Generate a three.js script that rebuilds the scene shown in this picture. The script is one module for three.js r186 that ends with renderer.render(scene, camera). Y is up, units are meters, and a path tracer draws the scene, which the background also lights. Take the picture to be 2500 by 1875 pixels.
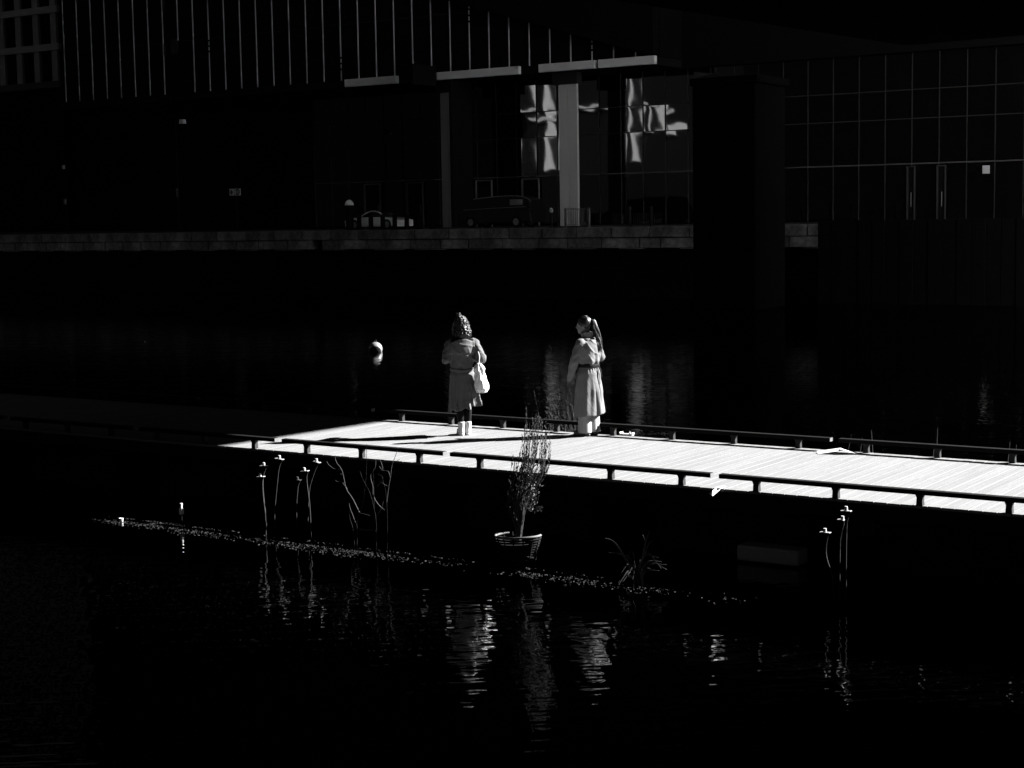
import * as THREE from 'three';
import { mergeGeometries, mergeVertices } from 'three/addons/utils/BufferGeometryUtils.js';
import { RoundedBoxGeometry } from 'three/addons/geometries/RoundedBoxGeometry.js';

// ---------------------------------------------------------------- camera, sky, sun, exposure
// metres; y = 0 is the dock water, x runs along the boardwalk, -z goes across the dock
const scene = new THREE.Scene();
const camera = new THREE.PerspectiveCamera(2 * Math.atan(937.5 / 4000) * 180 / Math.PI, 4 / 3, 0.1, 600);
camera.position.set(0, 3.93, 0);
camera.quaternion.setFromRotationMatrix(new THREE.Matrix4().makeBasis(
  new THREE.Vector3(0.83131, -0.01671, -0.55555), new THREE.Vector3(-0.04205, 0.99479, -0.09285), new THREE.Vector3(0.55421, 0.10055, 0.82628)));
scene.add(camera);

const SKY = 0.003;                                   // a dim, even sky: the photograph is exposed for the sunlit boards
{
  const w = 64, h = 32, d = new Float32Array(w * h * 4);
  for (let j = 0; j < h; j++) for (let i = 0; i < w; i++) {
    const el = (j + 0.5) / h * Math.PI - Math.PI / 2, v = SKY * (el > 0 ? 0.8 + 0.4 * Math.sin(el) : 0.8);
    d.set([v, v, v, 1], (j * w + i) * 4);
  }
  const t = new THREE.DataTexture(d, w, h, THREE.RGBAFormat, THREE.FloatType);
  t.mapping = THREE.EquirectangularReflectionMapping; t.magFilter = THREE.LinearFilter; t.minFilter = THREE.LinearFilter; t.needsUpdate = true;
  scene.background = t; scene.environment = t;
}
const sunDir = new THREE.Vector3(0.593, 0.5255, -0.610).normalize();
const sun = new THREE.DirectionalLight(0xffffff, 5);
sun.position.copy(sunDir).multiplyScalar(150).add(new THREE.Vector3(-12, 0, -18)); sun.target.position.set(-12, 0, -18);
sun.castShadow = true; sun.shadow.radius = 1.5; sun.shadow.mapSize.set(4096, 4096);
Object.assign(sun.shadow.camera, { left: -130, right: 130, top: 130, bottom: -130, near: 1, far: 420 });
scene.add(sun, sun.target);

const renderer = new THREE.WebGLRenderer({ antialias: true });
renderer.setSize(1024, 768); renderer.shadowMap.enabled = true;
renderer.toneMapping = THREE.LinearToneMapping; renderer.toneMappingExposure = 6;

// ---------------------------------------------------------------- helpers
let seed = 7; const rnd = () => { seed |= 0; seed = seed + 0x6D2B79F5 | 0; let t = Math.imul(seed ^ seed >>> 15, 1 | seed); t = t + Math.imul(t ^ t >>> 7, 61 | t) ^ t; return ((t ^ t >>> 14) >>> 0) / 4294967296; };
const rr = (a, b) => a + (b - a) * rnd();
const V = (x, y, z) => new THREE.Vector3(x, y, z);
const taken = {};
const numbered = n => { const k = taken[n] = (taken[n] ?? -1) + 1; return k ? n + '_' + String(k).padStart(3, '0') : n; };
const grey = (v, o = {}) => { const m = new THREE.MeshPhysicalMaterial({ roughness: 0.85, specularIntensity: (o.roughness ?? 1) < 0.65 ? 1 : 0.25, ...o }); m.color.setRGB(v, v, v); return m; };
function tag(o, label, category, group, kind) { if (label) o.userData.label = label; if (category) o.userData.category = category; if (group) o.userData.group = group; if (kind) o.userData.kind = kind; return o; }
function sh(m) { m.castShadow = m.receiveShadow = true; return m; }
function thing(name, label, category, p = [0, 0, 0], turn = 0, group) { const g = new THREE.Group(); g.name = numbered(name); g.position.set(...p); g.rotation.y = turn; scene.add(g); return tag(g, label, category, group); }
function part(name, geo, mat, parent, p) { const m = sh(new THREE.Mesh(geo, mat)); m.name = name; if (p) m.position.set(...p); parent.add(m); return m; }
function top(name, geo, mat, label, category, group, p) { const m = part(numbered(name), geo, mat, scene, p); return tag(m, label, category, group); }
function struct(name, geo, mat, p) { const m = part(name, geo, mat, scene, p); m.userData.kind = 'structure'; return m; }
const box = (w, h, d, x = 0, y = 0, z = 0) => new THREE.BoxGeometry(w, h, d).translate(x, y, z);
const span = (x0, x1, y0, y1, z0, z1) => box(x1 - x0, y1 - y0, z1 - z0, (x0 + x1) / 2, (y0 + y1) / 2, (z0 + z1) / 2);
const rbox = (x0, x1, y0, y1, z0, z1, r = 0.01) => new RoundedBoxGeometry(x1 - x0, y1 - y0, z1 - z0, 1, r).translate((x0 + x1) / 2, (y0 + y1) / 2, (z0 + z1) / 2);
const merge = a => mergeGeometries(a.map(g => { const n = g.index ? g.toNonIndexed() : g; for (const k of Object.keys(n.attributes)) if (k !== 'position' && k !== 'normal') n.deleteAttribute(k); return n; }));
// a tapered tube through points
function tube(pts, r0, r1 = r0, seg = 5, div = 3) {
  const c = new THREE.CatmullRomCurve3(pts), n = Math.max(2, (pts.length - 1) * div), g = new THREE.TubeGeometry(c, n, 1, seg, false), a = g.attributes.position, q = V();
  for (let i = 0; i <= n; i++) { c.getPointAt(i / n, q); const r = r0 + (r1 - r0) * i / n; for (let j = 0; j <= seg; j++) { const k = i * (seg + 1) + j; a.setXYZ(k, q.x + (a.getX(k) - q.x) * r, q.y + (a.getY(k) - q.y) * r, q.z + (a.getZ(k) - q.z) * r); } }
  g.computeVertexNormals(); return g;
}
// grey noise textures
const hash = (x, y, s = 0) => { let h = Math.imul(x | 0, 374761393) + Math.imul(y | 0, 668265263) + Math.imul(s, 1442695041) | 0; h = Math.imul(h ^ h >>> 13, 1274126177); return ((h ^ h >>> 16) >>> 0) / 4294967296; };
function noise(x, y, p, s = 0) { const i = Math.floor(x), j = Math.floor(y), f = x - i, g = y - j, u = f * f * (3 - 2 * f), v = g * g * (3 - 2 * g), m = k => ((k % p) + p) % p; return (hash(m(i), m(j), s) * (1 - u) + hash(m(i + 1), m(j), s) * u) * (1 - v) + (hash(m(i), m(j + 1), s) * (1 - u) + hash(m(i + 1), m(j + 1), s) * u) * v; }
function tex(n, fn, srgb = true, rx = 1, ry = rx) {
  const d = new Uint8Array(n * n * 4);
  for (let j = 0; j < n; j++) for (let i = 0; i < n; i++) { const v = Math.max(0, Math.min(255, Math.round(255 * fn(i / n, j / n)))); d.set([v, v, v, 255], (j * n + i) * 4); }
  const t = new THREE.DataTexture(d, n, n); t.wrapS = t.wrapT = THREE.RepeatWrapping; t.magFilter = THREE.LinearFilter; t.minFilter = THREE.LinearMipmapLinearFilter; t.generateMipmaps = true;
  if (srgb) t.colorSpace = THREE.SRGBColorSpace; t.repeat.set(rx, ry); t.needsUpdate = true; return t;
}
const clothBump = tex(256, (u, v) => 0.5 + 0.25 * (noise(u * 24, v * 24, 24, 3) - 0.5) + 0.2 * (noise(u * 90, v * 90, 90, 4) - 0.5), false);
const stoneMap = tex(512, (u, v) => 0.66 + 0.3 * (noise(u * 6, v * 6, 6, 1) - 0.5) + 0.16 * (noise(u * 26, v * 26, 26, 2) - 0.5) + 0.14 * (noise(u * 110, v * 110, 110, 5) - 0.5));

// ---------------------------------------------------------------- water
const rip = tex(1024, (u, v) => {
  let h = 0, k = 0;
  for (const [a, b, w] of RIP()) h += w * Math.sin(2 * Math.PI * (a * u + b * v) + 1.7 * k++ + 1.3 * Math.sin(2 * Math.PI * (u * 2 + v * 3 + k)));
  return 0.5 + h;
}, false, 1, 1);
function RIP() { return [[7, 11, .06], [-9, 14, .05], [13, 19, .05], [21, 17, .04], [-17, 26, .04], [30, 37, .03], [-34, 29, .025], [41, 52, .02], [9, 44, .02]]; }
{
  for (const [name, z0, z1, b] of [['water', -21, 410, 0.0062], ['open_water', -330, -21, 0.0045]]) {     // sheltered strip before the boardwalk, choppier open dock beyond
    const g = new THREE.PlaneGeometry(700, z1 - z0); g.rotateX(-Math.PI / 2); g.translate(-30, 0, (z0 + z1) / 2);
    const u = g.attributes.uv, p = g.attributes.position; for (let i = 0; i < u.count; i++) u.setXY(i, p.getX(i) / 6, p.getZ(i) / 6);
    struct(name, g, grey(0.0, { roughness: 0.03, ior: 1.33, specularIntensity: z1 < 0 ? 0.12 : 1, bumpMap: rip, bumpScale: b }));
  }
}

// ---------------------------------------------------------------- far quay
const M = {
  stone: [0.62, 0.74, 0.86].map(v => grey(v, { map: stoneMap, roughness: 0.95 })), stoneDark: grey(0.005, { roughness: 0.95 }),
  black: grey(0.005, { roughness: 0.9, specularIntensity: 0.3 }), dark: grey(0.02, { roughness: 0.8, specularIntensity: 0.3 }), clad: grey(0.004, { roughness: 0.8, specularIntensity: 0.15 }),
  fin: grey(0.6), fascia: grey(0.75), column: grey(0.6), mullion: grey(0.03), pale: grey(0.6), mid: grey(0.2), white: grey(0.8, { roughness: 0.5 }),
};
struct('quay_ground', span(-190, 30, -1, 3.4, -125, -68.45), grey(0.05));
{
  const t = thing('quay_wall', 'long stone block dock wall across the water below the buildings', 'wall', [0, 0, -68]);
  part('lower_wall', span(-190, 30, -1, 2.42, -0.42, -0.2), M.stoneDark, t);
  const uvm = g => { const p = g.attributes.position, u = g.attributes.uv; for (let i = 0; i < u.count; i++) u.setXY(i, p.getX(i) * 0.31 + p.getZ(i) * 0.3, p.getY(i) * 0.31); return g; };
  for (const [y0, y1, w0, w1, dz] of [[2.94, 3.45, 1.7, 2.3, 0.03], [2.44, 2.92, 1.1, 2.2, 0]]) {
    for (let x = -112; x < -22;) {
      const w = rr(w0, w1), z = dz + rr(-0.015, 0.02);
      if (!(dz === 0 && x > -59.6 && x < -57.9 && w > 1)) part('stone_block', uvm(rbox(x, x + w - 0.055, y0 + rr(0, 0.012), y1 - rr(0, 0.014), -0.42, z, 0.02)), M.stone[Math.floor(rnd() * 3)], t);
      else { part('stone_block', uvm(rbox(x + 0.55, x + w - 0.035, y0, y1, -0.42, z, 0.02)), M.stone[0], t); }
      x += w;
    }
  }
  for (let x = -104; x < -24; x += rr(2.2, 3.6)) part('ledge_strip', span(x, x + rr(1.0, 1.9), 2.385, 2.425, -0.2, 0.06), M.stone[1], t);
}

// ---------------------------------------------------------------- glass office building with fins
const FB = thing('office_building', 'dark glass office building with tall pale vertical fins over an open undercroft', 'building', [0, 0, 0]);
{
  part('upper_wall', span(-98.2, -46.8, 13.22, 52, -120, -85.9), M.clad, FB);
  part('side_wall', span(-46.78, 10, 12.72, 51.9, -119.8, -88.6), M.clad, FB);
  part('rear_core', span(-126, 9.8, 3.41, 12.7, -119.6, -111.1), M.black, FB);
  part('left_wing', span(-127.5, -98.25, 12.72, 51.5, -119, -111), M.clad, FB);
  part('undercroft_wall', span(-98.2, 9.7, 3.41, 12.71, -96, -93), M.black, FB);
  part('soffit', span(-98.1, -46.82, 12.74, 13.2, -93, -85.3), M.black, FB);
  const fg = {}; let fi = 0;
  for (let i = 0; i < 34; i++) {
    const x = -97.82 + i * 1.4976; let y0 = i < 8 ? 12.95 : 13.23, y1 = x > -62.2 ? 17.75 - (x + 62) * 0.307 : 23.5;  // right-hand fins end along the edge of the light
    if (i === 8) y0 = 17.0;  // fin shortened where its lower part is unlit
    if (i === 28) y0 = 12.9;
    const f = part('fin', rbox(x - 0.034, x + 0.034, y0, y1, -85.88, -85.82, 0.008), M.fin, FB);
    if ([10, 18, 24, 25, 31].includes(i)) for (let k = 0; k < 3; k++) part('fixing_clip', box(0.08, 0.13, 0.1, x, (i === 18 ? 14 : i === 24 ? 18.5 : i === 25 ? 16.3 : i === 31 ? 13.9 : 16) + k * 0.38, -85.83), M.black, f);
  }
  for (const [a, b] of [[-69.9, -65.6], [-64.05, -62.6], [-62.36, -56.14], [-54.68, -50.72], [-50.48, -46.66]]) part('fascia_panel', rbox(a, b, 12.73, 13.215, -85.29, -84.98, 0.015), M.fascia, FB);
  for (const y of [16.9, 20.6]) part('spandrel_line', span(-98, -47, y, y + 0.05, -85.9, -85.86), M.dark, FB);
  part('shade_edge_sheet', (() => { const s = new THREE.Shape([[-62.2, 17.9], [-47.2, 13.3], [-46.85, 13.4], [-46.85, 52], [-62.2, 52]].map(p => new THREE.Vector2(...p))); return new THREE.ExtrudeGeometry(s, { depth: 0.7, bevelEnabled: false }).translate(0, 0, -85.88); })(), M.clad, FB);  // dark sheet shaped along the light boundary across the fins
  for (const x0 of [-53.9, -62.85]) {
    const w = x0 < -60 ? 1.14 : 1.31, c = part('column', span(x0 + 0.02, x0 + w - 0.02, 3.41, 12.3, -86.2, -86.03), M.column, FB);
    for (const [a, b] of [[x0, x0 + w / 2 - 0.018], [x0 + w / 2 + 0.018, x0 + w]]) for (const [y0, y1] of [[3.42, 6.9], [6.92, 10.42], [10.44, 11.95]]) part('cladding_panel', rbox(a, b, y0, y1, -86.03, -85.98, 0.008), M.column, c);
    part('column_head', span(x0 - 0.45, x0 + w, 12.0, 12.73, -86.6, -86.02), M.mullion, c);  // shaded column cap given a dark colour
  }
  part('column_blocker', span(-61.45, -61.25, 3.42, 12.7, -87.2, -85.0), M.black, FB); part('fascia_blocker', span(-62.5, -62.4, 12.35, 13.6, -84.97, -82.6), M.black, FB);  // added dark panels that block bounced sun from column and left fascia
  // undercroft glazing
  const wob = tex(256, (u, v) => 0.5 + 0.3 * Math.sin(2 * Math.PI * (u + 0.12 * Math.sin(2 * Math.PI * v))) * (0.6 + 0.4 * Math.cos(2 * Math.PI * v)) + 0.1 * (noise(u * 5, v * 2, 10, 9) - 0.5), false);
  const glassA = grey(0.003, { roughness: 0.02, ior: 1.6, bumpMap: wob, bumpScale: 0.0016 }), glassB = grey(0.003, { roughness: 0.03, ior: 1.45 });
  const rows = [3.42, 6.6, 9.08, 10.67, 12.7], x0 = -52.8 - 1.553 * 15, N = 36;
  for (let i = 0; i < N; i++) for (let r = 0; r < 4; r++) {
    const a = x0 + i * 1.553, g = box(1.5, rows[r + 1] - rows[r] - 0.05, 0.03); g.rotateY(rr(-0.008, 0.008)).rotateX(rr(-0.004, 0.004));
    part('glass_pane', g, (i >= 11 && i <= 19 && r > 0) ? glassA : glassB, FB, [a + 0.776, (rows[r] + rows[r + 1]) / 2, -89.02]);
  }
  for (let i = 0; i <= N; i++) part('mullion', span(x0 + i * 1.553 - 0.022, x0 + i * 1.553 + 0.022, 3.41, 12.7, -89.04, -88.95), M.mullion, FB);
  for (const y of rows.slice(1, 4)) part('transom', span(x0, x0 + N * 1.553, y - (y < 7 ? 0.045 : 0.025), y + 0.025, -89.05, y < 7 ? -88.9 : -88.94), y < 7 ? grey(0.08) : M.mullion, FB);
  for (const [a, b] of [[-71.55, -70.19], [-67.86, -66.55], [-62.18, -60.94], [-58.54, -57.28], [-32.81, -32.39], [-31.1, -30.64]]) {
    const d = part('door', span(a + 0.05, b - 0.05, 3.42, 6.38, -88.93, -88.9), M.black, FB);
    part('door_frame', merge([span(a - 0.03, a + 0.04, 3.42, 6.46, -88.93, -88.8), span(b - 0.04, b + 0.03, 3.42, 6.46, -88.93, -88.8), span(a + 0.041, b - 0.041, 6.39, 6.46, -88.93, -88.8)]), grey(a > -40 ? 0.04 : 0.14), d);
    part('door_handle', span(b - 0.22, b - 0.18, 4.2, 5.0, -88.88, -88.84), M.mid, d);
  }
  for (const [a, b, y0, y1] of [[-87.6, -87.15, 16.0, 16.9], [-86.6, -85.95, 16.1, 17.1], [-87.45, -87.1, 19.1, 19.9]]) part('facade_patch', span(a, b, y0, y1, -85.9, -85.84), M.mullion, FB);  // slightly paler patches on the upper facade
  tag(part('window_notice', span(-28.6, -28.2, 5.92, 6.36, -88.93, -88.9), M.pale, FB), 'small pale notice in ground floor window');
}
// banded neighbour beyond the left end
{
  const t = thing('banded_building', 'grey office block with pale grid of piers and bands at the left edge', 'building');
  part('wall', span(-178, -126.2, 3.41, 56, -135, -110.4), M.clad, t);
  for (let y = 17.7; y < 40; y += 3.6) part('floor_band', rbox(-178, -126.1, y - 0.32, y + 0.32, -110.45, -109.95, 0.02), grey(y < 18 ? 0.1 : 0.5), t);
  for (let x = -177; x < -126.2; x += 2.58) part('pier', rbox(x + 0.7 - 0.02, x + 1.5, 17.4, 50, -110.42, -110.1, 0.02), grey(0.4), t);
}
// pier in the dock before the wall
{
  const t = thing('concrete_pier', 'broad dark pier standing in the dock before the stone wall', 'pier', [-30.83, 0, -62]);
  part('shaft', rbox(-1.45, 1.45, -1, 9.3, -3, 0, 0.08), M.black, t);
  part('head', rbox(-1.52, 1.6, 9.3, 9.62, -3.1, 0.1, 0.04), M.black, t);
  const s = new THREE.Shape([[-1.45, 9.64], [-0.45, 9.78], [-1.45, 9.92]].map(p => new THREE.Vector2(...p)));
  part('lit_wedge', new THREE.ExtrudeGeometry(s, { depth: 0.3, bevelEnabled: false }).translate(0, 0, -0.5), M.mid, t);  // sunlit patch at the pier top built as a paler wedge
  const u = thing('plank_screen', 'dark plank screen hiding the dock wall right of the pier', 'fender', [-24.6, 0, -67.3]);  // dark planks set before the wall
  for (let i = 0; i < 16; i++) part('plank', rbox(-4.3 + i * 0.62, -4.3 + i * 0.62 + 0.6, -0.6, 3.6, -0.2, rr(-0.02, 0.02), 0.02), M.black, u);
}
// elevated railway over the dock, out of frame to the right: it shades the left end of the boardwalk
{
  const t = thing('railway_viaduct', 'dark elevated railway bridge crossing high above the dock', 'bridge', [-9.05, 0, 0], 0);
  t.rotation.y = -0.0982;
  part('deck_slab', span(-14, 0, 9, 10.4, -48, 60), M.black, t);
  part('parapet', span(-0.25, 0.05, 10.4, 11.5, -48, 60), M.black, t);
  part('parapet', span(-14.05, -13.75, 10.4, 11.5, -48, 60), M.black, t);
  for (const z of [-44, 6, 40]) part('pier', span(-4.5, -1.5, -1, 9, z - 1.2, z + 1.2), M.black, t);
}
// unseen block added to bounce sun onto the facade, and the mirrored columned block
{
  const t = thing('bounce_block', 'unseen pale block added to bounce sunlight onto the far facade', 'building', [0, 0, 0]);
  part('wall', span(12.01, 62, -1, 28, -59.6, -53), grey(0.85), t); part('tower_wall', span(-8, 12, -1, 50, -59.6, -53), grey(0.85), t);
  for (let i = -1; i < 16; i++) for (let k = 0; k < 6; k++) { const w = part('window', span(-2.6 + i * 4, -0.9 + i * 4, 5 + k * 3.8, 7.2 + k * 3.8, -59.66, -59.55), M.black, t); part('sill', span(-2.75 + i * 4, -0.75 + i * 4, 4.86 + k * 3.8, 4.98 + k * 3.8, -59.8, -59.6), M.pale, w); }
  const u = thing('colonnade_block', 'pale columned block on the near side of the dock behind the viewer', 'building', [0, 0, 20]);
  part('wall', span(-132, -102, 0, 34, 0.6, 14), M.black, u);
  for (const [x, w] of [[-129.5, 0.2], [-126.2, 0.7], [-124.6, 0.2], [-114.7, 0.6], [-113.2, 0.2], [-111.6, 0.15], [-109.9, 0.5]]) part('column', rbox(x - w / 2, x + w / 2, 11, 26, 0, 0.55, 0.03), M.white, u);
  part('beam', rbox(-131, -108, 18.3, 18.75, -0.1, 0.5, 0.03), M.pale, u);
  part('sign_panel', span(-108.9, -106.3, 14.8, 16.9, -0.15, 0.05), M.white, u);
}

// ---------------------------------------------------------------- things on the far quay
const Q = 3.405;
{
  const t = thing('road_sign', 'post with two small square white signs bearing dark round marks', 'sign', [-69.6, Q, -74]);
  part('post', new THREE.CylinderGeometry(0.045, 0.05, 2.7, 10).translate(0, 1.35, -0.05), M.dark, t);
  for (const [a, b, r, full] of [[-0.5, -0.15, 0.13, true], [-0.1, 0.42, 0.19, false]]) {
    const p = part('sign_plate', rbox(a, b, 2.19, 2.6, 0, 0.03, 0.01), M.white, t), cx = (a + b) / 2;
    if (full) part('round_mark', new THREE.CircleGeometry(r, 24).scale(0.85, 1.1, 1).translate(cx, 2.395, 0.034), grey(0.15), p);
    else { part('round_mark', new THREE.RingGeometry(0.115, 0.185, 28, 1, -2.5, 5.2).translate(cx, 2.395, 0.034), M.black, p); part('centre_mark', new THREE.RingGeometry(0.03, 0.07, 16).translate(cx - 0.02, 2.395, 0.034), M.black, p); }
  }
  const u = thing('lamp_post', 'tall dark lamp post with a small pale lantern head', 'lamp post', [-78.53, Q, -78]);
  part('pole', new THREE.CylinderGeometry(0.05, 0.09, 7.3, 10).translate(0, 3.65, 0), M.black, u);
  part('arm', tube([V(0, 7.2, 0), V(0.3, 7.35, 0), V(0.75, 7.33, 0)], 0.04, 0.035), M.black, u);
  part('lantern', (() => { const g = new THREE.CylinderGeometry(0.2, 0.25, 0.27, 4, 1).rotateY(Math.PI / 4).translate(0.68, 7.17, 0); return g.toNonIndexed(); })(), M.white, u); u.children[2].geometry.computeVertexNormals();
  part('name_plate', rbox(-0.08, 0.08, 2.27, 2.85, 0.06, 0.09, 0.01), M.mid, u);
  const s = thing('signal_post', 'slim post with two small signal heads near the left edge', 'signal post', [-89.43, Q, -78]);
  part('pole', new THREE.CylinderGeometry(0.05, 0.06, 4.6, 10).translate(0, 2.3, -0.1), M.black, s);
  part('signal_head', rbox(-0.1, 0.1, 4.45, 4.72, -0.06, 0.1, 0.03), M.pale, s); part('signal_head', rbox(-0.11, 0.11, 2.0, 2.4, -0.06, 0.1, 0.03), M.mid, s);
  const d = thing('domed_bin', 'dark litter bin with a white domed cap on the quay', 'bin', [-60.75, Q, -74]);
  part('body', new THREE.CylinderGeometry(0.24, 0.22, 1.38, 20).translate(0, 0.69, 0), M.black, d);
  part('cap', new THREE.SphereGeometry(0.27, 24, 12, 0, 6.2832, 0, 1.45).scale(1, 1.35, 1).translate(0, 1.39, 0), M.white, d);
  // cars
  const carShape = (pts, w) => new THREE.ExtrudeGeometry(new THREE.Shape(pts.map(p => new THREE.Vector2(...p))), { depth: w - 0.16, bevelEnabled: true, bevelSize: 0.07, bevelThickness: 0.08, bevelSegments: 3 }).translate(0, 0, -w / 2 + 0.08);
  const wheel = (t, x, r, z) => { const w = part('wheel', new THREE.CylinderGeometry(r, r, 0.2, 24).rotateX(Math.PI / 2), M.black, t, [x, r, z]); part('rim', new THREE.CylinderGeometry(r * 0.6, r * 0.6, 0.03, 20).rotateX(Math.PI / 2).translate(0, 0, 0.1), M.mid, w); };
  const c = thing('parked_coupe', 'low silver coupe with arched roof parked behind the dark bollards', 'car', [-59.7, Q, -75.4]);
  part('body', carShape([[-1.85, 0.25], [-1.9, 0.5], [-1.5, 0.62], [-0.9, 0.66], [0.95, 0.66], [1.5, 0.6], [1.85, 0.5], [1.85, 0.25]], 1.6), grey(0.75, { roughness: 0.3, clearcoat: 1 }), c);
  part('roof', tube([V(-1.0, 0.62, 0.66), V(-0.6, 0.9, 0.6), V(0, 1.07, 0.55), V(0.55, 0.97, 0.58), V(1.05, 0.62, 0.66)], 0.045), grey(0.75, { roughness: 0.3 }), c);
  part('cabin', carShape([[-0.95, 0.66], [-0.55, 0.9], [0, 1.02], [0.5, 0.93], [0.98, 0.66]], 1.2), grey(0.01, { roughness: 0.1 }), c);
  for (const x of [-1.2, 1.2]) for (const z of [0.72, -0.72]) wheel(c, x, 0.3, z);
  part('headlight', new THREE.SphereGeometry(0.1, 12, 8).scale(1.2, 0.7, 0.5).translate(1.85, 0.5, 0.6), M.white, c);
  const v = thing('parked_taxi', 'tall dark taxi with rounded roof parked before the doors', 'car', [-54.4, Q, -80]);
  part('body', carShape([[-2.2, 0.3], [-2.25, 0.8], [-1.9, 1.02], [2.1, 1.1], [2.7, 1.0], [2.75, 0.35]], 1.75), grey(0.008, { roughness: 0.5, specularIntensity: 0.4 }), v);
  part('cabin', carShape([[-1.7, 1.05], [-1.3, 1.6], [0.4, 1.74], [2.0, 1.72], [2.55, 1.55], [2.72, 1.1]], 1.5), grey(0.008, { roughness: 0.5, specularIntensity: 0.4 }), v);
  part('lit_roof_edge', tube([V(-1.3, 1.68, 0.72), V(0.4, 1.81, 0.72), V(1.9, 1.8, 0.72), V(2.5, 1.66, 0.72), V(2.78, 1.45, 0.72)], 0.025), M.mid, v);  // lit roof edge drawn as a paler strip
  part('side_trim', tube([V(-1.9, 1.05, 0.9), V(0, 1.12, 0.92), V(2.5, 1.18, 0.9)], 0.02), M.mid, v);
  part('side_window', rbox(1.3, 2.2, 1.28, 1.62, 0.66, 0.78, 0.04), M.mid, v);
  for (const x of [-1.4, 1.8]) for (const z of [0.8, -0.8]) wheel(v, x, 0.33, z);
  for (let i = 0; i < 7; i++) { const b = top('bollard', new THREE.LatheGeometry([[0, 0], [0.16, 0], [0.15, 0.1], [0.13, 0.14], [0.13, 0.7], [0.15, 0.74], [0.14, 0.8], [0, 0.88]].map(p => new THREE.Vector2(...p)), 16), M.black, ['leftmost black bollard before the coupe', 'black bollard second from left before the coupe', 'black bollard third from left before the coupe', 'middle black bollard of the row before the coupe', 'black bollard third from right before the coupe', 'black bollard second from right before the coupe', 'rightmost black bollard before the coupe'][i], 'bollard', 'bollards in front of the coupe'); b.position.set(-57.62 + i * 0.83, Q, -71); }
  const rail = (name, label, x0, x1, y, z, posts, m, step) => {
    const t = thing(name, label, 'railing', [0, Q, z]);
    part('top_rail', span(x0, x1, y - 0.035, y, -0.02, 0.02), m, t); part('bottom_rail', span(x0, x1, 0.12, 0.15, -0.02, 0.02), m, t);
    for (let x = x0 + step / 2; x < x1; x += step) part('bar', span(x - 0.015, x + 0.015, 0.15, y - 0.035, -0.012, 0.012), m, t);
    for (const [x, h] of posts) part('post', span(x - 0.05, x + 0.05, 0, h, -0.05, 0.05), m, t);
  };
  rail('crowd_barrier', 'pale barred barrier on the quay below the tall column', -44.8, -43.4, 0.97, -72, [[-44.8, 1], [-43.4, 1]], M.mid, 0.11);
  rail('quay_railing', 'low grey railing with two taller posts right of the column', -42.05, -39.2, 0.66, -72, [[-41.01, 1.04], [-39.77, 1.03]], M.mullion, 0.12);
  const hy = thing('hydrant', 'small pale hydrant post on the quay near the taxi', 'hydrant', [-46.3, Q, -73]);
  part('body', new THREE.CylinderGeometry(0.07, 0.08, 0.85, 12).translate(0, 0.42, 0), M.dark, hy); part('cap', new THREE.SphereGeometry(0.1, 12, 8).scale(1, 1.4, 1).translate(0, 0.9, 0), M.pale, hy);
  const by = thing('mooring_buoy', 'round white mooring buoy floating in the dark dock', 'buoy', [-30.9, 0.08, -38.7]);
  const ball = new THREE.SphereGeometry(0.21, 40, 28);
  part('float', ball, grey(0.16, { roughness: 0.4 }), by);
  const cap = new THREE.SphereGeometry(0.213, 40, 20, 0, 6.2832, 0, 0.95).rotateX(2.05); part('dark_band', cap, M.black, by).rotation.y = 0.6;
  part('eye_ring', new THREE.TorusGeometry(0.04, 0.012, 8, 16).translate(0, 0.225, 0), M.dark, by);
}

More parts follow.
